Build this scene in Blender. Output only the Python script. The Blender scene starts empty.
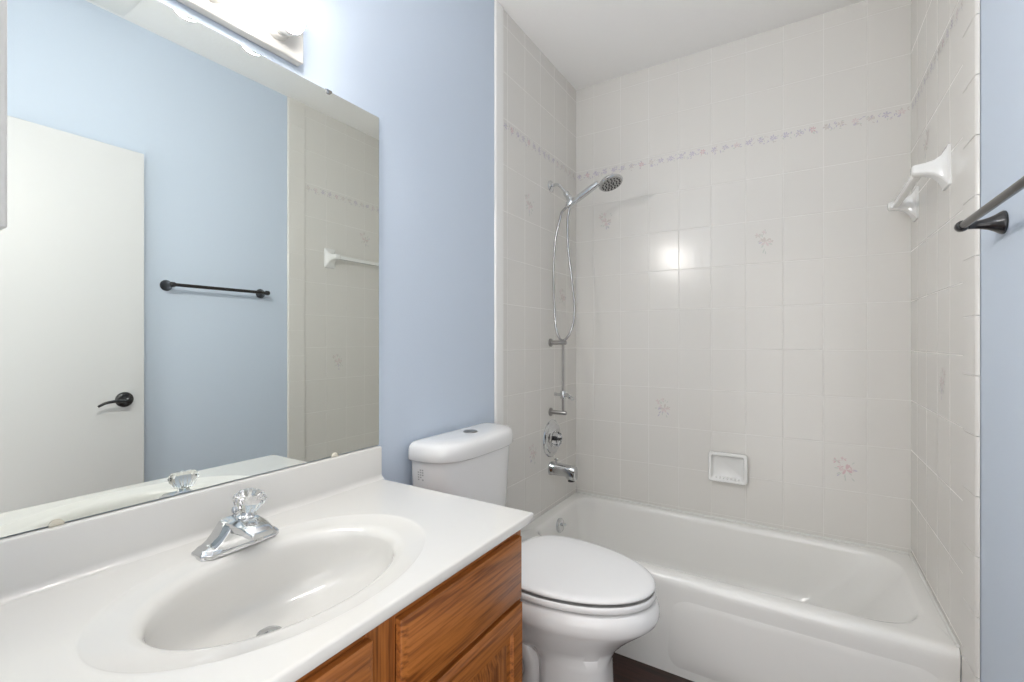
import bpy, bmesh, math, random
from mathutils import Vector, Matrix

# ------------------------------------------------------------------ camera, world, light, exposure
SC = bpy.context.scene
COL = SC.collection
PI = math.pi
cam_d = bpy.data.cameras.new('camera')
cam = bpy.data.objects.new('camera', cam_d)
COL.objects.link(cam)
cam_d.sensor_width = 36.0
cam_d.lens = 463.0 / 1024.0 * 36.0
cam_d.clip_start = 0.01
YAW = math.atan(288.0 / 463.0)
cam.location = (1.126, 0.0, 1.265)
cam.rotation_euler = (PI / 2, 0, YAW)
SC.camera = cam

SC.view_settings.view_transform = 'Standard'
SC.view_settings.look = 'None'
SC.view_settings.gamma = 1.0
SC.view_settings.use_curve_mapping = False
SC.view_settings.exposure = 0.98

SC.cycles.sample_clamp_indirect = 5.0
SC.cycles.blur_glossy = 1.0
SC.cycles.caustics_refractive = False
world = bpy.data.worlds.new('world')
SC.world = world
world.use_nodes = True
wn = world.node_tree.nodes
wn['Background'].inputs[0].default_value = (1.0, 0.985, 0.975, 1)
wn['Background'].inputs[1].default_value = 1.15

BULB_STRENGTH = 122.0
# the open doorway lets the daylight of the hall in (portal only guides the sampling)
hl = bpy.data.lights.new('doorway_portal', 'AREA')
hl.shape = 'RECTANGLE'; hl.size = 0.87; hl.size_y = 2.15
hl.cycles.is_portal = True
hlo = bpy.data.objects.new('doorway_portal', hl)
COL.objects.link(hlo)
hlo.location = (1.035, -0.028, 1.075)
hlo.rotation_euler = (math.radians(90), 0, PI)

# ------------------------------------------------------------------ materials
def nt(m):
    m.use_nodes = True
    t = m.node_tree
    return t, t.nodes, t.links, t.nodes['Principled BSDF']

def mat(name, col, rough=0.5, metal=0.0, coat=0.0, spec=0.5, ior=None, trans=0.0):
    m = bpy.data.materials.new(name)
    t, n, l, b = nt(m)
    b.inputs['Base Color'].default_value = (*col, 1)
    b.inputs['Roughness'].default_value = rough
    b.inputs['Metallic'].default_value = metal
    b.inputs['Coat Weight'].default_value = coat
    b.inputs['Coat Roughness'].default_value = 0.05
    b.inputs['Specular IOR Level'].default_value = spec
    if ior: b.inputs['IOR'].default_value = ior
    b.inputs['Transmission Weight'].default_value = trans
    return m

def bumped(m, scale, strength, dist=0.002, detail=3.0):
    t, n, l, b = nt(m)
    tc = n.new('ShaderNodeTexCoord'); no = n.new('ShaderNodeTexNoise'); bp = n.new('ShaderNodeBump')
    no.inputs['Scale'].default_value = scale; no.inputs['Detail'].default_value = detail
    bp.inputs['Strength'].default_value = strength; bp.inputs['Distance'].default_value = dist
    l.new(tc.outputs['Object'], no.inputs['Vector']); l.new(no.outputs['Fac'], bp.inputs['Height'])
    l.new(bp.outputs['Normal'], b.inputs['Normal'])
    return m

def s2l(r, g, b):
    f = lambda c: (c / 255 / 12.92) if c / 255 <= 0.04045 else ((c / 255 + 0.055) / 1.055) ** 2.4
    return (f(r), f(g), f(b))

def wood(name, axis, dark, light):
    m = bpy.data.materials.new(name)
    t, n, l, b = nt(m)
    tc = n.new('ShaderNodeTexCoord'); mp = n.new('ShaderNodeMapping')
    s = [1.0, 1.0, 1.0]; s[axis] = 0.045
    mp.inputs['Scale'].default_value = s
    l.new(tc.outputs['Object'], mp.inputs['Vector'])
    a = n.new('ShaderNodeTexNoise'); a.inputs['Scale'].default_value = 42; a.inputs['Detail'].default_value = 4; a.inputs['Distortion'].default_value = 1.15
    c = n.new('ShaderNodeTexNoise'); c.inputs['Scale'].default_value = 190; c.inputs['Detail'].default_value = 4
    l.new(mp.outputs['Vector'], a.inputs['Vector']); l.new(mp.outputs['Vector'], c.inputs['Vector'])
    mx = n.new('ShaderNodeMath'); mx.operation = 'MULTIPLY_ADD'; mx.inputs[1].default_value = 0.50
    sc = n.new('ShaderNodeMath'); sc.operation = 'MULTIPLY'; sc.inputs[1].default_value = 0.50
    l.new(a.outputs['Fac'], sc.inputs[0])
    l.new(c.outputs['Fac'], mx.inputs[0]); l.new(sc.outputs[0], mx.inputs[2])
    rp = n.new('ShaderNodeValToRGB')
    e = rp.color_ramp.elements
    e[0].position = 0.38; e[0].color = (*dark, 1)
    e[1].position = 0.56; e[1].color = (*light, 1)
    l.new(mx.outputs[0], rp.inputs['Fac']); l.new(rp.outputs['Color'], b.inputs['Base Color'])
    b.inputs['Roughness'].default_value = 0.34
    bp = n.new('ShaderNodeBump'); bp.inputs['Strength'].default_value = 0.12; bp.inputs['Distance'].default_value = 0.001
    l.new(c.outputs['Fac'], bp.inputs['Height']); l.new(bp.outputs['Normal'], b.inputs['Normal'])
    return m

M = {}
M['blue'] = bumped(mat('blue_wall_paint', s2l(203, 215, 230), 0.55), 170, 0.16, 0.002)
M['ceil'] = bumped(mat('ceiling_paint', s2l(249, 248.5, 247.5), 0.8), 60, 0.35, 0.003, 5)
M['white'] = mat('white_trim_paint', s2l(236, 236, 234), 0.4)
M['door'] = mat('white_door_paint', s2l(209, 210, 211), 0.42)
M['floor'] = wood('dark_floor_boards', 0, s2l(38, 20, 14), s2l(62, 34, 24))
M['tile'] = mat('cream_glazed_tile', s2l(224, 221.5, 216.5), 0.2, spec=0.4)
M['grout'] = mat('pale_grout', s2l(230, 228, 224), 0.8)
M['bull'] = mat('white_bullnose_tile', s2l(240, 239, 236), 0.14, coat=0.3)
M['pink'] = mat('print_pink', s2l(214, 188, 190), 0.2)
M['rose'] = mat('print_rose', s2l(219, 206, 204), 0.2)
M['lilac'] = mat('print_lilac', s2l(198, 192, 204), 0.2)
M['sage'] = mat('print_sage', s2l(205, 208, 201), 0.2)
M['taupe'] = mat('print_taupe', s2l(210, 203, 197), 0.2)
M['tub'] = mat('tub_enamel', s2l(242, 241, 237.5), 0.16, coat=0.4)
M['caulk'] = mat('caulk', s2l(228, 228, 224), 0.5)
M['porc'] = mat('white_porcelain', s2l(236, 236, 236), 0.1, coat=0.5)
M['plastic'] = mat('white_seat_plastic', s2l(238, 238, 238), 0.22)
M['marble'] = mat('cultured_marble', s2l(224, 222.5, 219), 0.14, coat=0.5)
M['chrome'] = mat('chrome', (0.66, 0.67, 0.68), 0.07, 1.0)
M['nickel'] = mat('brushed_nickel', (0.36, 0.35, 0.34), 0.28, 1.0)
M['steel'] = mat('satin_steel', (0.42, 0.42, 0.42), 0.22, 1.0)
M['black'] = mat('black_metal', (0.012, 0.012, 0.014), 0.25, 0.0, coat=0.4)
M['bronze'] = mat('dark_bronze_rod', (0.085, 0.08, 0.078), 0.22, 1.0)
M['rubber'] = mat('dark_rubber', (0.02, 0.02, 0.02), 0.6)
M['mirror'] = mat('mirror_silver', (0.85, 0.88, 0.845), 0.0, 1.0)
M['medge'] = mat('mirror_edge', (0.10, 0.12, 0.12), 0.3, 0.3)
M['acrylic'] = mat('clear_acrylic', (1, 1, 1), 0.02, ior=1.49, trans=1.0)
M['clip'] = mat('mirror_clip_plastic', s2l(214, 208, 192), 0.3)
M['ceramic'] = mat('white_ceramic', s2l(238, 238, 236), 0.12, coat=0.5)
M['grey'] = mat('grey_print', s2l(176, 176, 176), 0.5)
M['fixture'] = mat('white_fixture_enamel', s2l(212, 210, 206), 0.25)
OD, OL = s2l(112, 60, 20), s2l(170, 104, 48)
M['oak_y'] = wood('oak_horizontal', 1, OD, OL)
M['oak_z'] = wood('oak_vertical', 2, OD, OL)
bm_ = bpy.data.materials.new('lit_bulb')
t, n, l, b = nt(bm_)
b.inputs['Base Color'].default_value = (0.9, 0.9, 0.88, 1)
b.inputs['Emission Color'].default_value = (1.0, 0.95, 0.895, 1)
b.inputs['Emission Strength'].default_value = BULB_STRENGTH
M['bulb'] = bm_

# ------------------------------------------------------------------ mesh helpers
ORG = {}

def new():
    return bmesh.new()

def box(bm, x0, x1, y0, y1, z0, z1, mi=0):
    v = [bm.verts.new(p) for p in ((x0, y0, z0), (x1, y0, z0), (x1, y1, z0), (x0, y1, z0),
                                   (x0, y0, z1), (x1, y0, z1), (x1, y1, z1), (x0, y1, z1))]
    for f in ((0, 3, 2, 1), (4, 5, 6, 7), (0, 1, 5, 4), (1, 2, 6, 5), (2, 3, 7, 6), (3, 0, 4, 7)):
        bm.faces.new([v[i] for i in f]).material_index = mi

def loft(bm, rings, cap0=True, cap1=True, closed=False, mi=0):
    R = [[bm.verts.new(p) for p in r] for r in rings]
    n = len(R[0])
    pairs = list(zip(R, R[1:])) + ([(R[-1], R[0])] if closed else [])
    for a, c in pairs:
        for i in range(n):
            j = (i + 1) % n
            bm.faces.new((a[i], a[j], c[j], c[i])).material_index = mi
    if not closed:
        if cap0: bm.faces.new(list(reversed(R[0]))).material_index = mi
        if cap1: bm.faces.new(R[-1]).material_index = mi
    return R

def frame(axis):
    a = Vector(axis).normalized()
    u = a.orthogonal().normalized() if abs(a.z) > 0.99 else Vector((0, 0, 1)).cross(a).normalized()
    return a, u, a.cross(u)

def lathe(bm, prof, org, axis=(0, 0, 1), n=40, mi=0, flute=0, fdepth=0.0, cap=True):
    a, u, v = frame(axis)
    o = Vector(org)
    rings = []
    for r, h in prof:
        ring = []
        for i in range(n):
            t = 2 * PI * i / n
            rr = r * (1 - fdepth * (0.5 + 0.5 * math.cos(flute * t))) if flute else r
            ring.append(o + a * h + (u * math.cos(t) + v * math.sin(t)) * max(rr, 1e-5))
        rings.append(ring)
    loft(bm, rings, cap, cap, mi=mi)

def catmull(pts, k=8):
    P = [Vector(p) for p in pts]
    out = []
    for i in range(len(P) - 1):
        p0 = P[i - 1] if i else P[0] * 2 - P[1]
        p1, p2 = P[i], P[i + 1]
        p3 = P[i + 2] if i + 2 < len(P) else P[-1] * 2 - P[-2]
        for s in range(k):
            t = s / k
            out.append(0.5 * ((2 * p1) + (p2 - p0) * t + (2 * p0 - 5 * p1 + 4 * p2 - p3) * t * t + (3 * p1 - p0 - 3 * p2 + p3) * t ** 3))
    out.append(P[-1])
    return out

def tube(bm, pts, r, n=14, smooth=True, k=8, mi=0, squash=1.0):
    P = catmull(pts, k) if smooth and len(pts) > 2 else [Vector(p) for p in pts]
    rad = r if callable(r) else (lambda t: r)
    T = []
    for i in range(len(P)):
        d = P[min(i + 1, len(P) - 1)] - P[max(i - 1, 0)]
        T.append(d.normalized())
    _, u, v = frame(T[0])
    rings = []
    for i, p in enumerate(P):
        u = (u - T[i] * u.dot(T[i])).normalized()
        v = T[i].cross(u)
        q = rad(i / (len(P) - 1))
        rings.append([p + (u * math.cos(2 * PI * j / n) + v * math.sin(2 * PI * j / n) * squash) * q for j in range(n)])
    loft(bm, rings, mi=mi)

def rrect(x0, x1, y0, y1, r, z, seg=10):
    """rounded rectangle ring; r = radii at (x1,y1),(x0,y1),(x0,y0),(x1,y0)"""
    if not isinstance(r, (tuple, list)): r = (r,) * 4
    out = []
    for (cx, cy, a0), q in zip(((x1, y1, 0), (x0, y1, 90), (x0, y0, 180), (x1, y0, 270)), r):
        sx = -1 if cx == x1 else 1
        sy = -1 if cy == y1 else 1
        for i in range(seg + 1):
            t = math.radians(a0 + 90 * i / seg)
            out.append(Vector((cx + sx * q + q * math.cos(t), cy + sy * q + q * math.sin(t), z)))
    return out

def egg(xb, xf, xw, hw, yc, z, eb=2.6, ef=2.0, n=72):
    out = []
    for i in range(n):
        t = 2 * PI * i / n
        c, s = math.cos(t), math.sin(t)
        e = ef if c >= 0 else eb
        a = (xf - xw) if c >= 0 else (xw - xb)
        out.append(Vector((xw + a * math.copysign(abs(c) ** (2 / e), c), yc + hw * math.copysign(abs(s) ** (2 / e), s), z)))
    return out

def obj(name, bm, m, parent=None, bevel=0.0, seg=2, angle=35, subsurf=0):
    bmesh.ops.remove_doubles(bm, verts=bm.verts, dist=1e-6)
    bmesh.ops.recalc_face_normals(bm, faces=bm.faces)
    off = Vector(ORG.get(parent.name, (0, 0, 0))) if parent else None
    if off is not None:
        bmesh.ops.translate(bm, verts=bm.verts, vec=-off)
    for f in bm.faces: f.smooth = True
    for e in bm.edges:
        if len(e.link_faces) == 2 and e.calc_face_angle(0) > math.radians(angle): e.smooth = False
    me = bpy.data.meshes.new(name)
    bm.to_mesh(me); bm.free()
    for x in (m if isinstance(m, (list, tuple)) else [m]): me.materials.append(M[x] if isinstance(x, str) else x)
    o = bpy.data.objects.new(name, me)
    COL.objects.link(o)
    if parent:
        o.parent = parent
        ORG[o.name] = off
    else:
        ORG[o.name] = Vector((0, 0, 0))
    if bevel:
        b = o.modifiers.new('bevel', 'BEVEL')
        b.width = bevel; b.segments = seg; b.limit_method = 'ANGLE'; b.angle_limit = math.radians(40)
        b.harden_normals = False
    if subsurf:
        s = o.modifiers.new('subsurf', 'SUBSURF'); s.levels = subsurf; s.render_levels = subsurf
    return o

def tag(o, label, cat, group=None):
    o['label'] = label; o['category'] = cat
    if group: o['group'] = group
    return o

def thing(name, loc, label, cat, group=None):
    o = bpy.data.objects.new(name, None)
    o.empty_display_size = 0.05
    COL.objects.link(o)
    o.location = loc
    ORG[o.name] = Vector(loc)
    return tag(o, label, cat, group)

def struct(name, bm, m, parent=None, **k):
    o = obj(name, bm, m, parent, **k)
    if not parent: o['kind'] = 'structure'
    return o

# ------------------------------------------------------------------ room shell
W, D, H = 1.524, 2.525, 2.745
YN = 0.075            # room face of the near wall (doorway wall)
bm = new(); box(bm, -0.1, W + 0.1, -0.04, D + 0.1, -0.1, 0.0); struct('floor', bm, 'floor')
bm = new(); box(bm, -0.1, W + 0.1, -0.04, D + 0.1, H, H + 0.1); struct('ceiling', bm, 'ceil')
bm = new(); box(bm, -0.1, 0.0, -0.04, D + 0.1, 0, H); wall_left = struct('wall_left', bm, 'blue')
bm = new(); box(bm, W, W + 0.1, -0.04, D + 0.1, 0, H); wall_right = struct('wall_right', bm, 'blue')
bm = new()
DX0, DX1, DZ = 0.60, 1.47, 2.15
box(bm, 0.0, DX0, -0.03, YN, 0, H); box(bm, DX1, W, -0.03, YN, 0, H); box(bm, DX0, DX1, -0.03, YN, DZ, H)
struct('wall_front', bm, 'blue')
bm = new()
box(bm, DX0 - 0.055, DX0 + 0.012, YN, YN + 0.008, 0, DZ + 0.055); box(bm, DX1 - 0.012, W, YN, YN + 0.01, 0, DZ + 0.055)
box(bm, DX0 + 0.012, DX1 - 0.012, YN, YN + 0.01, DZ - 0.012, DZ + 0.055)
struct('trim_1', bm, 'white', bevel=0.003)

# tiled walls: real tiles on a grout bed
random.seed(4)
GR = 0.0016          # half grout width
def tiles(bm, us, vs, place, mi=0, tilt=0.003, skip=None, g=GR, th=0.0045):
    """us, vs are grout lines; place(u, v, w) puts a point at depth w out of the wall"""
    for u0, u1 in zip(us, us[1:]):
        for v0, v1 in zip(vs, vs[1:]):
            if skip and skip((u0 + u1) / 2, (v0 + v1) / 2): continue
            tu, tv = random.uniform(-tilt, tilt), random.uniform(-tilt, tilt)
            uc, vc = (u0 + u1) / 2, (v0 + v1) / 2
            def q(u, v, w): return bm.verts.new(place(u, v, w + (u - uc) * tu + (v - vc) * tv))
            c = 0.0012
            a = [q(u, v, 0.002) for u, v in ((u0 + g, v0 + g), (u1 - g, v0 + g), (u1 - g, v1 - g), (u0 + g, v1 - g))]
            m_ = [q(u, v, th - 0.0008) for u, v in ((u0 + g, v0 + g), (u1 - g, v0 + g), (u1 - g, v1 - g), (u0 + g, v1 - g))]
            t_ = [q(u, v, th) for u, v in ((u0 + g + c, v0 + g + c), (u1 - g - c, v0 + g + c), (u1 - g - c, v1 - g - c), (u0 + g + c, v1 - g - c))]
            bm.faces.new(t_).material_index = mi
            for i in range(4):
                j = (i + 1) % 4
                bm.faces.new((a[i], a[j], m_[j], m_[i])).material_index = mi
                bm.faces.new((m_[i], m_[j], t_[j], t_[i])).material_index = mi

def bed(bm, u0, u1, v0, v1, place, mi=1, w=0.0037):
    p = [bm.verts.new(place(u, v, k)) for k in (0.0, w) for u, v in ((u0, v0), (u1, v0), (u1, v1), (u0, v1))]
    for f in ((0, 1, 2, 3), (4, 5, 6, 7), (0, 1, 5, 4), (1, 2, 6, 5), (2, 3, 7, 6), (3, 0, 4, 7)):
        bm.faces.new([p[i] for i in f]).material_index = mi

PW = 0.0052          # printed marks sit on the glaze
def blob(bm, place, u, v, ru, rv, ang, mi, n=9, w=PW):
    vs = []
    w += random.random() * 0.0003
    for i in range(n):
        t = 2 * PI * i / n
        x, y = ru * math.cos(t), rv * math.sin(t) * (0.75 + 0.25 * math.cos(t))
        vs.append(bm.verts.new(place(u + x * math.cos(ang) - y * math.sin(ang), v + x * math.sin(ang) + y * math.cos(ang), w)))
    bm.faces.new(vs).material_index = mi

# material slots of tiled walls: 0 tile 1 grout 2 bullnose 3 pink 4 rose 5 lilac 6 sage 7 taupe
TM = ['tile', 'grout', 'bull', 'pink', 'rose', 'lilac', 'sage', 'taupe']
def sprig(bm, place, u, v, s=1.0, strong=False, seed=0):
    rd = random.Random(seed)
    A, B = (3, 4) if strong else (4, 7)
    k = 0.055 * s
    for du, dv, r in ((-0.55, 0.55, .30), (-0.1, 0.75, .24), (0.05, -0.05, .5), (-.3, .1, .25), (.42, -.02, .26)):
        for i in range(5):
            a = 2 * PI * i / 5 + rd.random()
            blob(bm, place, u + du * k + math.cos(a) * r * k * .45, v + dv * k + math.sin(a) * r * k * .45, r * k * .42, r * k * .22, a, rd.choice((A, A, B)))
    for i in range(9):
        a = rd.uniform(-PI, 0.3)
        d = rd.uniform(.45, 1.0) * k
        blob(bm, place, u + d * math.cos(a) * .8, v + d * math.sin(a), .15 * k, .06 * k, a, rd.choice((6, 6, 5)))
    for i in range(5):
        a = rd.uniform(.4, 2.7)
        d = rd.uniform(.5, .95) * k
        blob(bm, place, u + d * math.cos(a), v + d * math.sin(a), .12 * k, .05 * k, a, 6)

def border(bm, place, u0, u1, v0, v1, seed=1):
    rd = random.Random(seed)
    step = 0.157 / 3
    n = int((u1 - u0) / step)
    for i in range(n + 1):
        u = u0 + i * step + 0.02
        if u > u1 - 0.012: break
        c = rd.choice((4, 5, 3)) if i % 3 == 1 else rd.choice((5, 5, 7))
        vc = (v0 + v1) / 2
        for k in range(6):
            a = 2 * PI * k / 6 + rd.random() * .5
            blob(bm, place, u + .008 * math.cos(a), vc + .004 + .008 * math.sin(a), .0062, .0034, a, c)
        for k in range(9):
            du, dv = rd.uniform(-.024, .024), rd.uniform(-.019, .019)
            if u + du < u0 + .006 or u + du > u1 - .006: continue
            blob(bm, place, u + du, vc + dv, .0058, .0024, rd.uniform(0, PI), rd.choice((5, 7, 6, 5)))

ZR = [0.81 + 0.207 * k for k in range(-4, 7)]          # row grout lines up to the border tile
ZR = [0.0] + [z for z in ZR if z > 0.02]
ZT = ZR + [2.259, 2.466, 2.673, H]

def build_tiled(bm, us, place, u_lo, u_hi, low, sprigs, bseed):
    bed(bm, u_lo, u_hi, low, H, place)
    vs = [z for z in ZT if z > low + 0.02]
    vs = [low] + vs
    tiles(bm, us, vs, place)
    border(bm, place, u_lo + .004, u_hi - .004, 2.200, 2.252, bseed)
    for i, (u, v, s, st) in enumerate(sprigs): sprig(bm, place, u, v, s, st, seed=i + bseed)

# back wall (long side of the tub)
bm = new(); box(bm, -0.1, W + 0.1, D + 0.0, D + 0.1, 0, H, mi=1)
pb = lambda u, v, w: Vector((u, D - w, v))
us = sorted([1.3735 - 0.1573 * k for k in range(9)] + [0.0, W])
build_tiled(bm, us, pb, 0.0, W, 0.36,
            [(0.984, 1.742, 1.0, False), (0.510, 0.910, 1.0, False), (1.296, 0.699, 1.05, True), (0.187, 1.945, 1.0, False)], 11)
wall_back = struct('wall_back', bm, TM, angle=20)

def bull_strip(bm, place, ua, ub, zs, dirn):
    """bullnose trim pieces, rounded towards the room-side edge ua"""
    for z0, z1 in zip(zs, zs[1:]):
        prof = []
        for i in range(7):
            t = PI / 2 * i / 6
            prof.append((ua + dirn * 0.012 * (1 - math.cos(t)), 0.0015 + 0.0085 * math.sin(t)))
        prof += [(ub, 0.010), (ub, 0.0015)]
        rings = []
        for z in (z0 + GR * .7, z1 - GR * .7):
            rings.append([bm.verts.new(place(u, z, w)) for u, w in prof])
        k = len(prof)
        for i in range(k):
            j = (i + 1) % k
            bm.faces.new((rings[0][i], rings[0][j], rings[1][j], rings[1][i])).material_index = 2
        for r in rings: bm.faces.new(r).material_index = 2

ZB = [0.0] + [0.075 + 0.157 * k for k in range(18)]
ZB = [z for z in ZB if z < H - 0.03] + [H]
# left (plumbing) tile
bm = new()
pl = lambda u, v, w: Vector((w, u, v))
bed(bm, 1.724, 1.8065, 0, 0.36, pl, mi=0, w=0.0055)
build_tiled(bm, [1.724, 1.764, 1.921, 2.078, 2.235, 2.392, D - .002], pl, 1.724, D - .002, 0.36,
            [(2.00, 0.708, 1.0, False), (1.96, 1.93, 1.0, False), (2.335, 1.507, 1.0, False)], 23)
tl = struct('tile_surround', bm, TM, wall_left, angle=20)
bm = new(); bull_strip(bm, pl, 1.662, 1.722, [0.0, H], 1)
obj('bullnose_edge', bm, TM, wall_left, angle=30)
# right tile
bm = new()
pr = lambda u, v, w: Vector((W - w, u, v))
bed(bm, 1.775, 1.8065, 0, 0.36, pr, mi=0, w=0.0055)
build_tiled(bm, [1.775, 1.93, 2.087, 2.244, 2.401, D - .002], pr, 1.775, D - .002, 0.36,
            [(2.02, 1.13, 1.0, False), (2.245, 1.985, 1.0, False)], 37)
tr = struct('tile_surround', bm, TM, wall_right, angle=20)
bm = new(); bull_strip(bm, pr, 1.66, 1.7725, ZB, 1)
bed(bm, 1.668, 1.7725, 0, H, pr, mi=1, w=0.0085)
obj('bullnose_edge', bm, ['tile', 'grout', 'tile'], wall_right, angle=30)

bm = new(); box(bm, 0.0005, 0.013, 0.985, 1.652, 0.0, 0.085); struct('baseboard_left', bm, 'white', bevel=0.004)
bm = new(); box(bm, W - 0.013, W - 0.0005, 0.10, 1.655, 0.0, 0.085); struct('baseboard_right', bm, 'white', bevel=0.004)

# door swung open against the right wall
bm = new(); box(bm, 1.447, 1.482, 0.152, 0.9145, 0.008, 2.124)
door = struct('door_1', bm, 'door', bevel=0.002)
bm = new()
lathe(bm, [(0.0335, 0.0), (0.0335, 0.004), (0.030, 0.009), (0.022, 0.012), (0.0, 0.0125)], (1.447, 0.840, 1.004), (-1, 0, 0))
lathe(bm, [(0.011, 0.0), (0.011, 0.028), (0.013, 0.032), (0.013, 0.044), (0.009, 0.047), (0.0, 0.048)], (1.436, 0.840, 1.004), (-1, 0, 0), n=24)
tube(bm, [(1.396, 0.840, 1.004), (1.395, 0.815, 1.003), (1.395, 0.790, 1.004), (1.396, 0.760, 1.000), (1.399, 0.735, 0.987)],
     lambda t: 0.0085 - 0.0035 * t, n=12)
h = obj('door_handle', bm, 'black', door); h['label'] = 'black curved lever handle'
bm = new(); box(bm, 1.453, 1.476, 0.9140, 0.9155, 0.975, 1.032)
obj('latch_plate', bm, 'black', door)

# ------------------------------------------------------------------ bathtub
TY0, TY1, TX0, TX1, TZ = 1.805, D - 0.007, 0.0055, W - 0.0055, 0.375
tubt = thing('bathtub', (W / 2, (TY0 + TY1) / 2, 0), 'white alcove bathtub along the tiled back wall', 'bathtub')
bm = new()
R = []
def tr_(z, inset_f, r=0.004): return rrect(TX0, TX1, TY0 + inset_f, TY1, (0.004, 0.004, r, r), z)
# outer front rolls under, then up over the rim and down into the basin
R += [tr_(0.0, 0.012), tr_(0.06, 0.010), tr_(0.26, 0.006), tr_(0.31, 0.003), tr_(0.335, 0.001), tr_(0.350, 0.001), tr_(0.361, 0.004), tr_(0.369, 0.010), tr_(0.3735, 0.019), tr_(0.375, 0.030)]
def inn(z, l, rr, f, b, rad): return rrect(TX0 + l, TX1 - rr, TY0 + f, TY1 - b, rad, z)
ra = (0.16, 0.09, 0.09, 0.16)
R += [inn(0.376, 0.050, 0.045, 0.055, 0.044, (0.15, 0.08, 0.08, 0.15)),
      inn(0.373, 0.057, 0.052, 0.062, 0.050, ra), inn(0.365, 0.062, 0.060, 0.068, 0.054, ra), inn(0.350, 0.066, 0.068, 0.072, 0.057, ra),
      inn(0.25, 0.075, 0.14, 0.083, 0.055, ra), inn(0.14, 0.092, 0.23, 0.098, 0.070, ra), inn(0.09, 0.112, 0.28, 0.115, 0.088, ra),
      inn(0.066, 0.145, 0.33, 0.145, 0.118, ra), inn(0.058, 0.20, 0.40, 0.20, 0.17, (0.12, 0.09, 0.09, 0.12))]
loft(bm, R)
tub = obj('tub_body', bm, 'tub', tubt, angle=50)
# slightly raised, rounded centre panel of the apron
bm = new()
def panel(z0, z1, x0, x1, y): return [Vector((p.x, y, p.y)) for p in rrect(x0, x1, z0, z1, 0.05, 0, 8)]
loft(bm, [panel(0.030, 0.322, 0.690, 1.508, TY0 + 0.0115), panel(0.050, 0.306, 0.712, 1.486, TY0 + 0.0065), panel(0.070, 0.292, 0.735, 1.466, TY0 + 0.0035), panel(0.10, 0.270, 0.765, 1.440, TY0 + 0.0028)], cap0=False)
obj('apron_panel', bm, 'tub', tubt, angle=60)
bm = new()
tube(bm, [(TX0 + 0.01, D - 0.0120, 0.379), (0.7, D - 0.0120, 0.3795), (TX1 - 0.01, D - 0.0120, 0.379)], 0.006, n=8, smooth=False)
tube(bm, [(W - 0.0085, D - 0.0120, 0.379), (W - 0.0085, TY0 + 0.02, 0.379)], 0.0055, n=8, smooth=False)
obj('caulk_bead', bm, 'caulk', tubt)
bm = new()
lathe(bm, [(0.036, -0.004), (0.036, 0.004), (0.031, 0.009), (0.016, 0.012), (0.0, 0.0125)], (0.0785, 2.150, 0.318), (1, 0, 0.10))
lathe(bm, [(0.008, 0.0), (0.008, 0.018), (0.005, 0.022), (0.0, 0.0225)], (0.090, 2.150, 0.325), (1, 0, 0.10), n=20)
o = obj('overflow_plate', bm, 'chrome', tubt); o['label'] = 'round chrome overflow plate'
bm = new(); lathe(bm, [(0.030, 0.0), (0.030, 0.003), (0.022, 0.006), (0, 0.0065)], (0.30, 2.15, 0.0575)); obj('drain', bm, 'chrome', tubt)

# ------------------------------------------------------------------ vanity cabinet
VY0, VY1, CF = 0.079, 0.995, 0.533
cab = thing('vanity_cabinet', (0.265, 0.53, 0), 'oak vanity cabinet under the white sink top', 'cabinet')
bm = new()
# side panels, bottom, face frame
box(bm, 0.003, CF - 0.018, VY1 - 0.016, VY1, 0.0, 0.806); box(bm, 0.003, CF - 0.018, VY0, VY0 + 0.016, 0.0, 0.806)
box(bm, 0.003, CF - 0.018, VY0 + .016, VY1 - .016, 0.10, 0.116); box(bm, 0.44, 0.455, VY0 + .016, VY1 - .016, 0.0, 0.10)
box(bm, 0.003, 0.012, VY0 + .016, VY1 - .016, 0.116, 0.806)
obj('carcass', bm, 'oak_z', cab)
bm = new()
bm.free()
for y0, y1 in ((VY0, 0.140), (0.508, 0.572), (0.945, VY1)):
    bm = new(); box(bm, CF - 0.018, CF, y0, y1, 0.10, 0.815); obj('stile', bm, 'oak_z', cab, bevel=0.0012)
for z0, z1 in ((0.775, 0.8145), (0.615, 0.650), (0.10, 0.145)):
    for y0, y1 in ((0.140, 0.508), (0.572, 0.945)):
        bm = new(); box(bm, CF - 0.0185, CF - 0.0002, y0, y1, z0, z1); obj('rail', bm, 'oak_y', cab, bevel=0.001)

def slab(bm, x, y0, y1, z0, z1, t=0.020, c=0.013, d=0.007):
    """drawer front with a chamfered edge"""
    def r(k, xx): return [Vector((xx, y0 + k, z0 + k)), Vector((xx, y1 - k, z0 + k)), Vector((xx, y1 - k, z1 - k)), Vector((xx, y0 + k, z1 - k))]
    loft(bm, [r(0, x), r(0, x + t - d), r(c, x + t)])

def front(y0, y1, kind):
    bm = new(); slab(bm, CF + .0004, y0, y1, 0.637, 0.787)
    obj(kind, bm, 'oak_y', cab, bevel=0.0008)
def panel_door(y0, y1, z0, z1):
    x = CF + .0004; t = 0.020; sw = 0.055
    bm = new()
    def r(k, xx): return [Vector((xx, y0 + k, z0 + k)), Vector((xx, y1 - k, z0 + k)), Vector((xx, y1 - k, z1 - k)), Vector((xx, y0 + k, z1 - k))]
    loft(bm, [r(0, x), r(0, x + t - .007), r(0.011, x + t), r(sw - .006, x + t), r(sw, x + t - .009)])
    d = obj('door', bm, 'oak_y', cab, bevel=0.0006)
    bm = new(); k0 = sw + .001
    loft(bm, [r(k0, x + .004), r(k0, x + .009), r(k0 + .008, x + .010), r(k0 + .034, x + .0175)])
    obj('raised_panel', bm, 'oak_z', d, bevel=0.0006)
front(0.572, 0.976, 'drawer'); front(0.105, 0.511, 'false_front')
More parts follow.
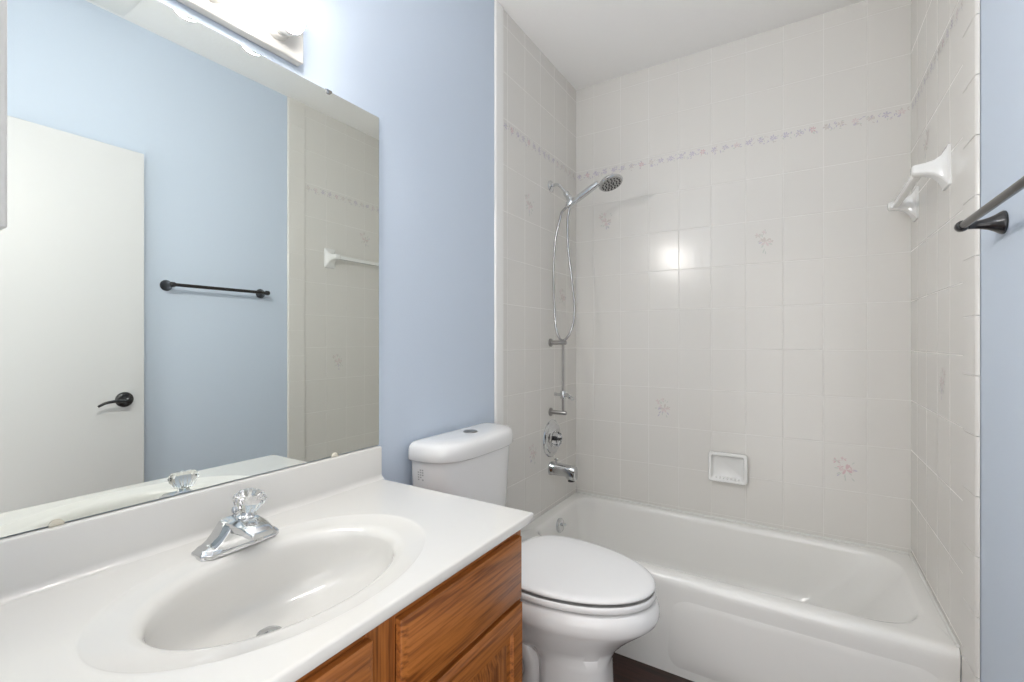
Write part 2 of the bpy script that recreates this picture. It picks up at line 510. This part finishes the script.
panel_door(0.572, 0.979, 0.125, 0.625); panel_door(0.105, 0.511, 0.125, 0.625)

# ------------------------------------------------------------------ sink top
CY0, CY1, CXF, CZ, CT = 0.077, 1.004, 0.566, 0.840, 0.0225
SXC, SYC = 0.316, 0.514
top = thing('vanity_sink_top', (0.28, 0.53, 0.8155), 'white cultured marble sink top with an oval basin and backsplash', 'sink')
bm = new()
x0, x1, y0, y1 = 0.0015, CXF, CY0, CY1
angs = [2 * PI * i / 112 for i in range(112)]
for cx_, cy_ in ((x0, y0), (x1, y0), (x1, y1), (x0, y1)):
    angs.append(math.atan2(cy_ - SYC, cx_ - SXC) % (2 * PI))
angs = sorted(angs)
def ell(ax, ay, z, cx=None, cy=None):
    cx = SXC if cx is None else cx; cy = SYC if cy is None else cy
    out = []
    for a in angs:
        c, s = math.cos(a), math.sin(a)
        k = 1 / math.sqrt((c / ax) ** 2 + (s / ay) ** 2)
        out.append(Vector((cx + k * c, cy + k * s, z)))
    return out
def rect(ins, z):
    out = []
    for a in angs:
        c, s = math.cos(a), math.sin(a)
        tx = ((x1 - ins - SXC) / c) if c > 1e-9 else ((x0 + ins - SXC) / c if c < -1e-9 else 1e9)
        ty = ((y1 - ins - SYC) / s) if s > 1e-9 else ((y0 + ins - SYC) / s if s < -1e-9 else 1e9)
        k = min(tx, ty)
        out.append(Vector((SXC + k * c, SYC + k * s, z)))
    return out
B = CZ - CT
OA, OB = 0.205, 0.292     # outer recess oval
IA, IB = 0.155, 0.224     # basin rim
rings = [ell(0.17, 0.232, B), rect(0.003, B), rect(0.0, B + 0.003), rect(0.0, CZ - 0.004), rect(0.0012, CZ - 0.0012), rect(0.004, CZ), rect(0.008, CZ), ell(OA + .014, OB + .014, CZ), ell(OA + .008, OB + .008, CZ),
         ell(OA + .003, OB + .003, CZ), ell(OA, OB, CZ - 0.0008), ell(OA - .004, OB - .004, CZ - 0.0030), ell(IA + .02, IB + .02, CZ - 0.0055),
         ell(IA + .006, IB + .006, CZ - 0.0095), ell(IA, IB, CZ - 0.014), ell(IA - .005, IB - .006, CZ - 0.024)]
for k in range(1, 10):
    t = k / 9 * PI / 2
    f = math.cos(t) ** 0.62 if k < 9 else 0
    dz = 0.024 + 0.118 * math.sin(t)
    sh = 0.0
    rings.append(ell(max((IA - .005) * f, 0.018), max((IB - .006) * f, 0.018), CZ - dz, SXC - 0.064 * math.sin(t) ** 2, SYC))
loft(bm, rings, cap0=False, cap1=True)
sink_dr = Vector((SXC - 0.064, SYC, CZ - 0.142))
obj('counter_and_basin', bm, 'marble', top, angle=60)
bm = new()
BS = 0.022
prof = [(0.0015, CZ + .0002), (0.0015, 0.9375), (BS - .006, 0.9375), (BS - .002, 0.9362), (BS, 0.932), (BS, CZ + .014)]
for i in range(1, 7):
    t = PI / 2 * i / 6
    prof.append((BS + .014 - .014 * math.cos(t), CZ + .014 - .0138 * math.sin(t)))
loft(bm, [[Vector((px, y, pz)) for px, pz in prof] for y in (CY0, CY1 + 0.004)])
obj('backsplash', bm, 'marble', top, angle=30)
bm = new()
lathe(bm, [(0.0225, -0.001), (0.0225, 0.0015), (0.019, 0.003), (0.0165, 0.0015), (0.0165, -0.001)], sink_dr, n=32)
lathe(bm, [(0.0150, 0.0), (0.0155, 0.004), (0.012, 0.0065), (0.0, 0.0075)], sink_dr + Vector((0, 0, .001)), n=32)
o = obj('drain', bm, 'chrome', top); o['label'] = 'round chrome pop-up drain'

# ------------------------------------------------------------------ faucet
FX, FY, FZ = 0.118, 0.524, CZ - 0.0012
fau = thing('sink_faucet', (FX, FY, FZ), 'chrome single-handle faucet with a clear faceted knob at the back of the basin', 'faucet')
bm = new()
hx, hy = 0.030, 0.080
def bp(ins, z, cut=0.016): 
    a, c = hx - ins, hy - ins
    return [Vector((FX + px, FY + py, FZ + z)) for px, py in ((a, -c + cut), (a, c - cut), (a - cut * .7, c), (-a + cut * .7, c), (-a, c - cut), (-a, -c + cut), (-a + cut * .7, -c), (a - cut * .7, -c))]
loft(bm, [bp(0, -0.0035), bp(0, 0.005), bp(0.006, 0.013)])
obj('base_plate', bm, 'chrome', fau, bevel=0.0012)
bm = new()
def gull(y, zt, xa, xb, ch=0.007):
    return [Vector((FX + px, FY + y, FZ + pz)) for px, pz in ((xa, .006), (xb, .006), (xb, max(zt - ch, .008)), (xb - ch, zt), (xa + ch, zt), (xa, max(zt - ch, .008)))]
half = [(0.070, .0135, .021), (0.061, .016, .023), (0.052, .022, .025), (0.044, .031, .027), (0.036, .042, .029), (0.029, .0515, .030), (0.022, .056, .031), (0.0, .057, .031)]
prof_ = [(-d, z, w) for d, z, w in half] + [(d, z, w) for d, z, w in reversed(half[:-1])]
loft(bm, [gull(d, z, -.024, w) for d, z, w in prof_])
obj('body', bm, 'chrome', fau, bevel=0.0015)
bm = new()
def sp(x, hyw, zb, zt, ch=0.007):
    return [Vector((FX + x, FY + py, FZ + z)) for py, z in ((-hyw, zb), (hyw, zb), (hyw, zt - ch), (hyw - ch * 1.4, zt), (-hyw + ch * 1.4, zt), (-hyw, zt - ch))]
loft(bm, [sp(0.012, 0.030, 0.034, 0.0605), sp(0.045, 0.029, 0.038, 0.0610), sp(0.068, 0.027, 0.038, 0.0585), sp(0.086, 0.025, 0.035, 0.0530), sp(0.095, 0.021, 0.033, 0.045, .004)])
lathe(bm, [(0.0105, 0.0), (0.0105, 0.014)], (FX + 0.078, FY, FZ + 0.025), n=24)
obj('spout', bm, 'chrome', fau, bevel=0.0015)
bm = new()
kx = FX + 0.026
tilt = (0.20, 0.03, 1)
lathe(bm, [(0.019, 0.0), (0.019, 0.004), (0.013, 0.008), (0.011, 0.014), (0.0, 0.0145)], (kx, FY + .004, FZ + 0.059), tilt, n=28)
kn = obj('knob_collar', bm, 'chrome', fau)
bm = new()
lathe(bm, [(0.013, 0.0), (0.0185, 0.003), (0.0235, 0.010), (0.0290, 0.018), (0.0315, 0.026), (0.0295, 0.034), (0.0225, 0.0395), (0.012, 0.0415), (0.0, 0.0417)],
      (kx + 0.003, FY + .006, FZ + 0.072), tilt, n=72, flute=12, fdepth=0.09)
k = obj('knob', bm, 'acrylic', fau, angle=25); k['label'] = 'clear faceted acrylic knob'
bm = new()
lathe(bm, [(0.0025, 0.0), (0.0025, 0.046), (0.006, 0.048), (0.0065, 0.053), (0.0045, 0.058), (0.0, 0.059)], (FX - 0.024, FY + 0.006, FZ + 0.011), n=18)
obj('lift_rod', bm, 'chrome', fau)

# ------------------------------------------------------------------ wall mirror
MY0, MY1, MZ0, MZ1 = 0.080, 1.0105, 0.9405, 1.964
mir = thing('wall_mirror', (0.003, 0.553, MZ0), 'large frameless wall mirror above the backsplash', 'mirror')
bm = new(); box(bm, 0.0012, 0.0068, MY0, MY1, MZ0, MZ1)
for f in bm.faces:
    if f.calc_center_median().x < 0.0067: f.material_index = 1
obj('glass', bm, ['mirror', 'medge'], mir)
def clip(y, z, s):
    bm = new()
    rings = []
    for x, k in ((0.0069, 1.0), (0.0092, 1.0), (0.0105, 0.8)):
        rings.append([Vector((x, y + 0.0105 * k * math.cos(PI * i / 10), z + s * 0.011 * k * math.sin(PI * i / 10) - s * 0.002)) for i in range(11)])
    loft(bm, rings)
    return obj('clip', bm, 'clip' if s > 0 else 'steel', mir)
clip(0.27, MZ0, 1); clip(0.848, MZ0, 1); clip(0.828, MZ1, -1); clip(0.28, MZ1, -1)

# ------------------------------------------------------------------ vanity light
LY0, LY1, LZ0, LZ1, LX = 0.131, 0.739, 1.987, 2.100, 0.026
lb = thing('vanity_light_bar', (0.0, 0.435, 2.04), 'white bar light with round bulbs on the wall above the mirror', 'light')
bm = new(); box(bm, 0.0012, LX, LY0, LY1, LZ0, LZ1)
obj('back_plate', bm, 'fixture', lb, bevel=0.003)
for y in (0.663, 0.511, 0.359, 0.206):
    bm = new()
    lathe(bm, [(0.033, 0.0), (0.033, 0.009), (0.029, 0.015), (0.0, 0.0152)], (LX - .001, y, 2.044), (1, 0, 0), n=32)
    s = obj('socket', bm, 'fixture', lb)
    bm = new()
    RB, XC = 0.0375, 0.053
    a0 = 8.5 * PI / 15       # the opaque plastic base reaches the equator
    pr_ = [(0.0240, 0.0150), (0.0255, 0.020)]
    for i in range(6):
        t = 3.9 * PI / 15 + (a0 - 3.9 * PI / 15) * i / 5
        pr_.append((RB * math.sin(t), XC - RB * math.cos(t)))
    lathe(bm, pr_, (LX - .001, y, 2.044), (1, 0, 0), n=48)
    for i in range(8):       # little vent slots round the base
        a = 2 * PI * (i + .5) / 8
        t = 5.4 * PI / 15
        d = Vector((-math.cos(t), math.sin(t) * math.cos(a), math.sin(t) * math.sin(a)))
        lathe(bm, [(0.0028, 0.0), (0.0028, 0.0006), (0.0, 0.0007)], Vector((LX - .001 + XC, y, 2.044)) + d * RB, d, n=10, mi=1)
    g = obj('bulb', bm, ['plastic', 'clip'], lb, angle=60)
    bm = new()
    pr_ = []
    for i in range(13):
        t = a0 + (PI - a0) * i / 12
        pr_.append((RB * math.sin(t), XC - RB * math.cos(t)))
    lathe(bm, pr_, (LX - .001, y, 2.044), (1, 0, 0), n=48, cap=False)
    obj('glowing_dome', bm, 'bulb', g, angle=80)

# ------------------------------------------------------------------ toilet
TC = 1.347
toi = thing('toilet', (0.42, TC, 0), 'tall white two-piece toilet between the oak vanity and the bathtub', 'toilet')
TT = TC + 0.010
def dring(xb, xf, hw, z, e=3.4, n=56, rb=0.02):
    """flat back, bowed front"""
    out = []
    for i in range(n + 1):
        t = -PI / 2 + PI * i / n
        c, q = max(math.cos(t), 0.0), math.sin(t)
        out.append(Vector((xb + rb + (xf - xb - rb) * c ** (2 / e), TT + hw * math.copysign(abs(q) ** (2 / e), q), z)))
    for i in range(1, 6):
        a = PI / 2 * i / 5
        out.append(Vector((xb + rb - rb * math.sin(a), TT + hw - rb + rb * math.cos(a), z)))
    for i in range(0, 5):
        a = PI / 2 * i / 5
        out.append(Vector((xb + rb - rb * math.cos(a), TT - hw + rb - rb * math.sin(a), z)))
    return out
loft(bm := new(), [dring(.020, .160, .200, .520), dring(.017, .168, .208, .535), dring(.016, .184, .2245, .868)])
tank = obj('tank', bm, 'porc', toi, angle=50)
bm = new()
def tl_(z, k): return dring(0.012 + k * .5, 0.199 - k, .2365 - k, z)
loft(bm, [tl_(0.8685, 0.012), tl_(0.869, 0.004), tl_(0.874, 0.0), tl_(0.906, 0.001), tl_(0.917, 0.004), tl_(0.9245, 0.010), tl_(0.929, 0.020), tl_(0.9325, 0.042), tl_(0.934, 0.07)])
tlid = obj('tank_lid', bm, 'porc', toi, angle=55)
bm = new()
lathe(bm, [(0.0265, -0.003), (0.0265, 0.002), (0.024, 0.0035), (0.0225, 0.002)], (0.104, TC + .008, 0.934), n=36)
lathe(bm, [(0.0220, -0.001), (0.0220, 0.0025), (0.019, 0.004), (0.0, 0.0045)], (0.104, TC + .008, 0.934), n=36)
o = obj('flush_button', bm, 'nickel', tlid); o['label'] = 'round brushed metal dual flush button'
# small grey printed mark on the tank's vanity side, front corner
bm = new()
for r_ in range(5):
    for c_ in range(3):
        if (r_ * 7 + c_ * 3) % 5 == 3: continue
        zz = 0.806 + r_ * 0.008
        yy = TT - .2245 + (0.868 - zz) * .0495
        xx = 0.054 + c_ * 0.009
        box(bm, xx, xx + 0.006, yy - .0004, yy + .006, zz, zz + 0.0045)
obj('printed_mark', bm, 'grey', tank)
bm = new()
S = [(0.508, .05, .766, .45, .183), (0.503, .05, .774, .45, .188), (0.485, .05, .781, .45, .192), (0.468, .05, .782, .45, .193), (0.453, .06, .777, .45, .190),
     (0.442, .07, .766, .45, .185), (0.428, .08, .750, .45, .177), (0.405, .10, .722, .44, .163), (0.375, .12, .690, .43, .144), (0.345, .13, .663, .42, .124), (0.320, .14, .647, .41, .109),
     (0.300, .15, .640, .40, .102), (0.285, .15, .637, .40, .100), (0.20, .15, .640, .40, .099), (0.10, .14, .654, .40, .104), (0.03, .13, .672, .40, .112), (0.012, .125, .678, .40, .116), (0.0, .125, .678, .40, .116)]
def waist(ring, z):
    if z > .40: x0, x1, k = .30, .17, .52          # the deck behind the bowl is narrow
    elif .02 < z < .34: x0, x1, k = .455, .43, 1 - .34 * min(1, (.34 - z) / .06)  # foot: front column, narrower trapway body behind
    else: return ring
    for p in ring:
        f = min(1, max(0, (x0 - p.x) / (x0 - x1)))
        p.y = TC + (p.y - TC) * (1 - f * (1 - k))
    return ring
loft(bm, [waist(egg(xb, xf, xw, hw, TC, z, eb=3.0 if z > .3 else 4.0, ef=2.1 if z > .3 else 3.0, n=144), z) for z, xb, xf, xw, hw in S])
bowl = obj('bowl', bm, 'porc', toi, angle=50)
# trapway relief on both sides of the foot
for sg in (-1, 1):
    bm = new()
    tube(bm, [(0.22, TC + sg * .045, 0.37), (0.31, TC + sg * .058, 0.345), (0.385, TC + sg * .062, 0.29), (0.405, TC + sg * .062, 0.21), (0.36, TC + sg * .060, 0.135),
              (0.29, TC + sg * .058, 0.14), (0.25, TC + sg * .056, 0.20), (0.21, TC + sg * .055, 0.26)], 0.030, n=16)
    obj('trapway', bm, 'porc', bowl)
# seat ring
bm = new()
def sq(z, k): return egg(.285 + k, .7725 - k, .46, .1935 - k, TC, z, eb=2.8)
loft(bm, [sq(0.520, .010), sq(0.515, .006), sq(0.515, .003), sq(0.5165, .001), sq(0.528, 0.0), sq(0.5325, .0015), sq(0.534, .004), sq(0.5335, .007), sq(0.526, .011), sq(0.526, .055), sq(0.524, .062), sq(0.520, .062)], closed=True)
seat = obj('seat', bm, 'plastic', toi, angle=60)
for sx, sy in ((.70, .085), (.70, -.085), (.40, .17), (.40, -.17)):
    bm = new(); box(bm, sx - .012, sx + .012, TC + sy - .008, TC + sy + .008, 0.5078, 0.5155)
    obj('bumper', bm, 'plastic', seat, bevel=.001)
bm = new()
def lq(z, k): return egg(.285 + k, .7705 - k, .46, .192 - k, TC, z, eb=2.8)
loft(bm, [lq(0.5495, .010), lq(0.5430, .0065), lq(0.5425, .004), lq(0.5435, .001), lq(0.547, 0.0), lq(0.552, .002), lq(0.5555, .008), lq(0.5575, .020), lq(0.5595, .06), lq(0.560, .10)])
obj('seat_lid', bm, 'plastic', toi, angle=60)
for sg in (-1, 1):
    bm = new(); lathe(bm, [(0.014, 0.0), (0.014, 0.030), (0.011, 0.034), (0, 0.0345)], (0.262, TC + sg * .075, 0.5075), n=24)
    obj('hinge', bm, 'plastic', toi)

# ------------------------------------------------------------------ shower, slide bar, valve, spout
PY = 2.188
sh = thing('hand_shower', (0.0, PY, 2.08), 'chrome hand shower on a wall arm with a looping metal hose', 'shower')
bm = new(); lathe(bm, [(0.030, 0.0045), (0.030, 0.008), (0.024, 0.014), (0.013, 0.018), (0.0, 0.019)], (0.0, PY, 2.083), (1, 0, 0), n=32)
obj('wall_flange', bm, 'chrome', sh)
bm = new(); tube(bm, [(0.012, PY, 2.083), (0.035, PY, 2.086), (0.058, PY, 2.078), (0.080, PY, 2.052), (0.098, PY, 2.026)], 0.0082, n=14)
obj('shower_arm', bm, 'chrome', sh)
bm = new()
ax = Vector((0.098 - 0.080, 0, 2.026 - 2.052)).normalized()
lathe(bm, [(0.012, -.004), (0.015, 0.0), (0.015, 0.016), (0.0125, 0.022), (0.0175, 0.028), (0.0175, 0.056), (0.012, 0.063), (0, 0.064)], Vector((0.094, PY, 2.032)), ax, n=24)
# cradle that grips the handle
hd = Vector((0.155, -0.012, 0.108)).normalized()
hp = Vector((0.118, PY - .004, 1.972))
lathe(bm, [(0.013, -.020), (0.0185, -.016), (0.0195, 0.014), (0.016, 0.018)], hp + hd * .006, hd, n=24)
obj('holder', bm, 'chrome', sh, angle=45)
bm = new()
he = Vector((0.264, PY - .012, 2.040))
tube(bm, [hp - hd * .022, hp, hp + (he - hp) * .35 + Vector((0, 0, -.002)), hp + (he - hp) * .75 + Vector((0, 0, .0)), he + Vector((.012, 0, .008))], lambda t: 0.0105 + .0045 * math.sin(PI * min(1, t * 1.0)) + .004 * t, n=18)
obj('handle', bm, 'chrome', sh)
bm = new()
hc = Vector((0.340, PY - .014, 2.040)); fd = Vector((0.36, -0.14, -0.93)).normalized()
lathe(bm, [(0.012, -0.026), (0.030, -0.022), (0.050, -0.010), (0.0600, 0.000), (0.0610, 0.006), (0.058, 0.010), (0.055, 0.0115), (0.0, 0.0120)], hc, fd, n=48)
head = obj('spray_head', bm, 'chrome', sh, angle=40)
bm = new()
lathe(bm, [(0.0545, 0.0108), (0.0545, 0.0126), (0.053, 0.0130), (0.0, 0.0131)], hc, fd, n=40)
face = obj('spray_face', bm, 'steel', head)
a_, u_, v_ = frame(fd)
bm = new()
for rr, k in ((0.012, 6), (0.028, 11), (0.043, 16)):
    for i in range(k):
        t = 2 * PI * i / k + rr * 20
        lathe(bm, [(0.0040, 0.0120), (0.0034, 0.0160), (0.0, 0.0162)], hc + (u_ * math.cos(t) + v_ * math.sin(t)) * rr, fd, n=8)
o = obj('nozzles', bm, 'rubber', head); o['label'] = 'dark rubber spray nozzles'
bm = new()
tube(bm, [hp - hd * .020, hp - hd * .050 + Vector((-.004, 0, -.006)), (0.066, PY - .008, 1.905), (0.040, PY - .010, 1.80), (0.028, PY - .010, 1.64), (0.030, PY - .006, 1.46), (0.052, PY - .022, 1.315),
          (0.092, PY - .030, 1.268), (0.132, PY - .022, 1.315), (0.142, PY + .002, 1.42), (0.128, PY, 1.58), (0.108, PY, 1.74), (0.104, PY, 1.88), (0.116, PY, 1.955)],
     0.0058, n=12, k=12)
obj('hose', bm, 'steel', sh)

sb = thing('slide_bar', (0.0, PY, 1.07), 'short vertical chrome slide bar below the shower hose', 'bar')
bm = new(); tube(bm, [(0.078, PY, 1.262), (0.078, PY, 0.884)], 0.0068, n=18, smooth=False); obj('rod', bm, 'nickel', sb)
for z in (1.256, 0.890):
    bm = new()
    lathe(bm, [(0.022, 0.0045), (0.022, 0.010), (0.011, 0.014), (0.0105, 0.094), (0.0085, 0.097), (0, 0.0975)], (0, PY, z), (1, 0, 0), n=28)
    obj('bracket', bm, 'nickel', sb)
bm = new()
lathe(bm, [(0.0135, -0.020), (0.015, -0.016), (0.015, 0.016), (0.0135, 0.020)], (0.078, PY, 0.985), (0, 0, 1), n=24)
tube(bm, [(0.078, PY, 0.985), (0.105, PY - .004, 0.985), (0.118, PY - .008, 0.978)], 0.010, n=14, smooth=False)
lathe(bm, [(0.012, 0), (0.012, .006), (.007, .010), (.007, .018), (.012, .020), (.012, .026), (0, .027)], (0.118, PY - .008, 0.978), (.8, -.2, -.35), n=20)
lathe(bm, [(0.007, 0), (0.007, .028), (.010, .030), (.010, .040), (0, .041)], (0.070, PY, 0.985), (-1, 0, 0.02), n=18)
obj('slider', bm, 'chrome', sb, angle=45)

vl = thing('shower_valve', (0.0, 2.200, 0.748), 'round chrome shower valve plate between slide bar and tub spout', 'valve')
bm = new()
lathe(bm, [(0.098, 0.0045), (0.098, 0.008), (0.094, 0.012), (0.080, 0.0125), (0.075, 0.016), (0.052, 0.020), (0.044, 0.026), (0.036, 0.026)], (0, 2.200, 0.748), (1, 0, 0), n=56)
obj('escutcheon', bm, 'chrome', vl, angle=25)
bm = new()
lathe(bm, [(0.036, 0.022), (0.040, 0.030), (0.040, 0.044), (0.034, 0.052), (0.020, 0.054)], (0, 2.200, 0.748), (1, 0, 0), n=60, flute=10, fdepth=.09)
kb = obj('valve_knob', bm, 'acrylic', vl, angle=25); kb['label'] = 'clear round acrylic valve knob'
bm = new(); lathe(bm, [(0.007, 0.024), (0.007, 0.056), (0.005, 0.058), (0, 0.0585)], (0, 2.200, 0.748), (1, 0, 0), n=24); obj('valve_stem', bm, 'rubber', vl)

SPZ = 0.592
ts = thing('tub_spout', (0.0, 2.195, SPZ), 'chrome tub spout on the tiled wall below the shower valve', 'spout')
bm = new()
def sr(x, hw, zb, zt): return [Vector((x, 2.195 + hw * math.copysign(abs(math.cos(t)) ** .7, math.cos(t)), SPZ + (zt + zb) / 2 + (zt - zb) / 2 * math.copysign(abs(math.sin(t)) ** .7, math.sin(t)))) for t in [2 * PI * i / 28 for i in range(28)]]
loft(bm, [sr(0.0045, .036, -.036, .034), sr(0.014, .036, -.036, .034), sr(0.020, .033, -.033, .031), sr(0.075, .031, -.031, .029), sr(0.098, .030, -.030, .0285), sr(0.106, .029, -.044, .028), sr(0.138, .028, -.048, .027), sr(0.147, .025, -.047, .023), sr(.150, .018, -.044, .016)])
spo = obj('spout_body', bm, 'chrome', ts, angle=45)
bm = new()
lathe(bm, [(0.004, 0), (0.004, .014), (0.010, .016), (.010, .022), (.006, .025), (0, .0255)], (0.034, 2.195, SPZ + .029), n=20)
obj('diverter_knob', bm, 'chrome', ts)
bm = new(); lathe(bm, [(0.0175, 0.0), (0.0175, .004), (0, .0042)], (0.122, 2.195, SPZ - .0525), n=24); obj('spout_outlet', bm, 'rubber', ts)

# ------------------------------------------------------------------ soap dish on the back wall
sd = thing('soap_dish', (0.823, D, 0.640), 'white ceramic soap dish on the back wall above the tub', 'soap dish')
bm = new()
def sdr(hw, hh, d, r, dz=0.0): return [Vector((0.823 + p.x, D - d, 0.640 + dz + p.y)) for p in rrect(-hw, hw, -hh, hh, r, 0, 6)]
loft(bm, [sdr(.080, .066, .0045, .012), sdr(.087, .072, .012, .014), sdr(.089, .074, .030, .016), sdr(.086, .071, .037, .015), sdr(.080, .065, .0385, .012), sdr(.074, .059, .036, .010), sdr(.070, .055, .022, .010, .001), sdr(.062, .047, .014, .010, .002)])
dish = obj('dish', bm, 'ceramic', sd, angle=50)
bm = new()
for k in range(7):
    x = 0.823 - .051 + k * .017
    tube(bm, [(x, D - .0345, 0.586), (x, D - .024, 0.590)], 0.0035, n=8, smooth=False)
obj('ridges', bm, 'ceramic', sd)

# ------------------------------------------------------------------ ceramic towel bar on the right tile
cb = thing('ceramic_towel_bar', (W, 2.17, 1.81), 'white ceramic towel bar on the tiled right wall', 'towel bar')
def cpost(y):
    bm = new()
    def pr2(d, hy, z0, z1, r): return [Vector((W - d, y + p.x, p.y)) for p in rrect(-hy, hy, z0, z1, r, 0, 5)]
    loft(bm, [pr2(.0045, .040, 1.746, 1.872, .006), pr2(.011, .040, 1.746, 1.872, .006), pr2(.014, .034, 1.756, 1.862, .006), pr2(.024, .028, 1.772, 1.846, .008), pr2(.040, .024, 1.787, 1.836, .010),
              pr2(.060, .022, 1.794, 1.832, .010), pr2(.080, .021, 1.796, 1.830, .010), pr2(.090, .020, 1.798, 1.828, .010), pr2(.093, .016, 1.802, 1.824, .008)])
    return obj('post', bm, 'ceramic', cb, angle=50)
cpost(1.955); cpost(2.415)
bm = new()
rings = []
for y in (1.972, 2.398):
    rings.append([Vector((W - .071 + p.x, y, 1.812 + p.y)) for p in rrect(-.0115, .0115, -.0115, .0115, .004, 0, 4)])
loft(bm, rings); obj('bar', bm, 'ceramic', cb, angle=40)

# ------------------------------------------------------------------ dark towel bar on the blue right wall
BZ, BX = 1.537, W - 0.072
tb = thing('dark_towel_bar', (W, 1.262, BZ), 'black metal towel bar on the blue right wall', 'towel bar')
for y in (1.030, 1.496):
    bm = new()
    lathe(bm, [(0.0265, 0.0005), (0.0270, 0.004), (0.0250, 0.008), (0.0195, 0.016), (0.0145, 0.026), (0.0110, 0.038), (0.0090, 0.052), (0.0088, 0.060)], (W, y, BZ), (-1, 0, 0), n=36)
    lathe(bm, [(0.0, -0.0135), (0.009, -0.0125), (0.0125, -0.008), (0.0130, 0.0), (0.0125, 0.008), (0.009, 0.0125), (0.0, 0.0135)], (BX, y, BZ), (0, 1, 0), n=28)
    obj('post', bm, 'black', tb, angle=50)
bm = new(); tube(bm, [(BX, 1.034, BZ), (BX, 1.492, BZ)], 0.0085, n=20, smooth=False)
o = obj('rod', bm, 'bronze', tb)

# ------------------------------------------------------------------ medicine cabinet and ceiling fan
mc = thing('medicine_cabinet', (0.3135, YN, 1.367), 'white medicine cabinet on the doorway wall left of the mirror', 'cabinet')
bm = new(); box(bm, 0.115, 0.512, YN + .0005, YN + .028, 1.370, 1.985); obj('body', bm, 'white', mc, bevel=.001)
bm = new(); box(bm, 0.110, 0.517, YN + .0282, YN + .040, 1.367, 1.988); dr = obj('door', bm, 'white', mc, bevel=.0025)
bm = new(); box(bm, 0.135, 0.492, YN + .0395, YN + .0408, 1.392, 1.963); obj('mirror_pane', bm, 'mirror', dr)
fan = thing('exhaust_fan', (1.365, 0.727, H), 'white square exhaust fan cover on the ceiling', 'fan')
bm = new(); loft(bm, [rrect(1.240, 1.490, .602, .852, .01, H - .0005), rrect(1.240, 1.490, .602, .852, .01, H - .010), rrect(1.252, 1.478, .614, .840, .008, H - .016)])
gr = obj('cover', bm, 'white', fan)
bm = new(); box(bm, 1.352, 1.378, .722, .730, H - .0168, H - .0155)
obj('latch_slot', bm, 'grey', fan)
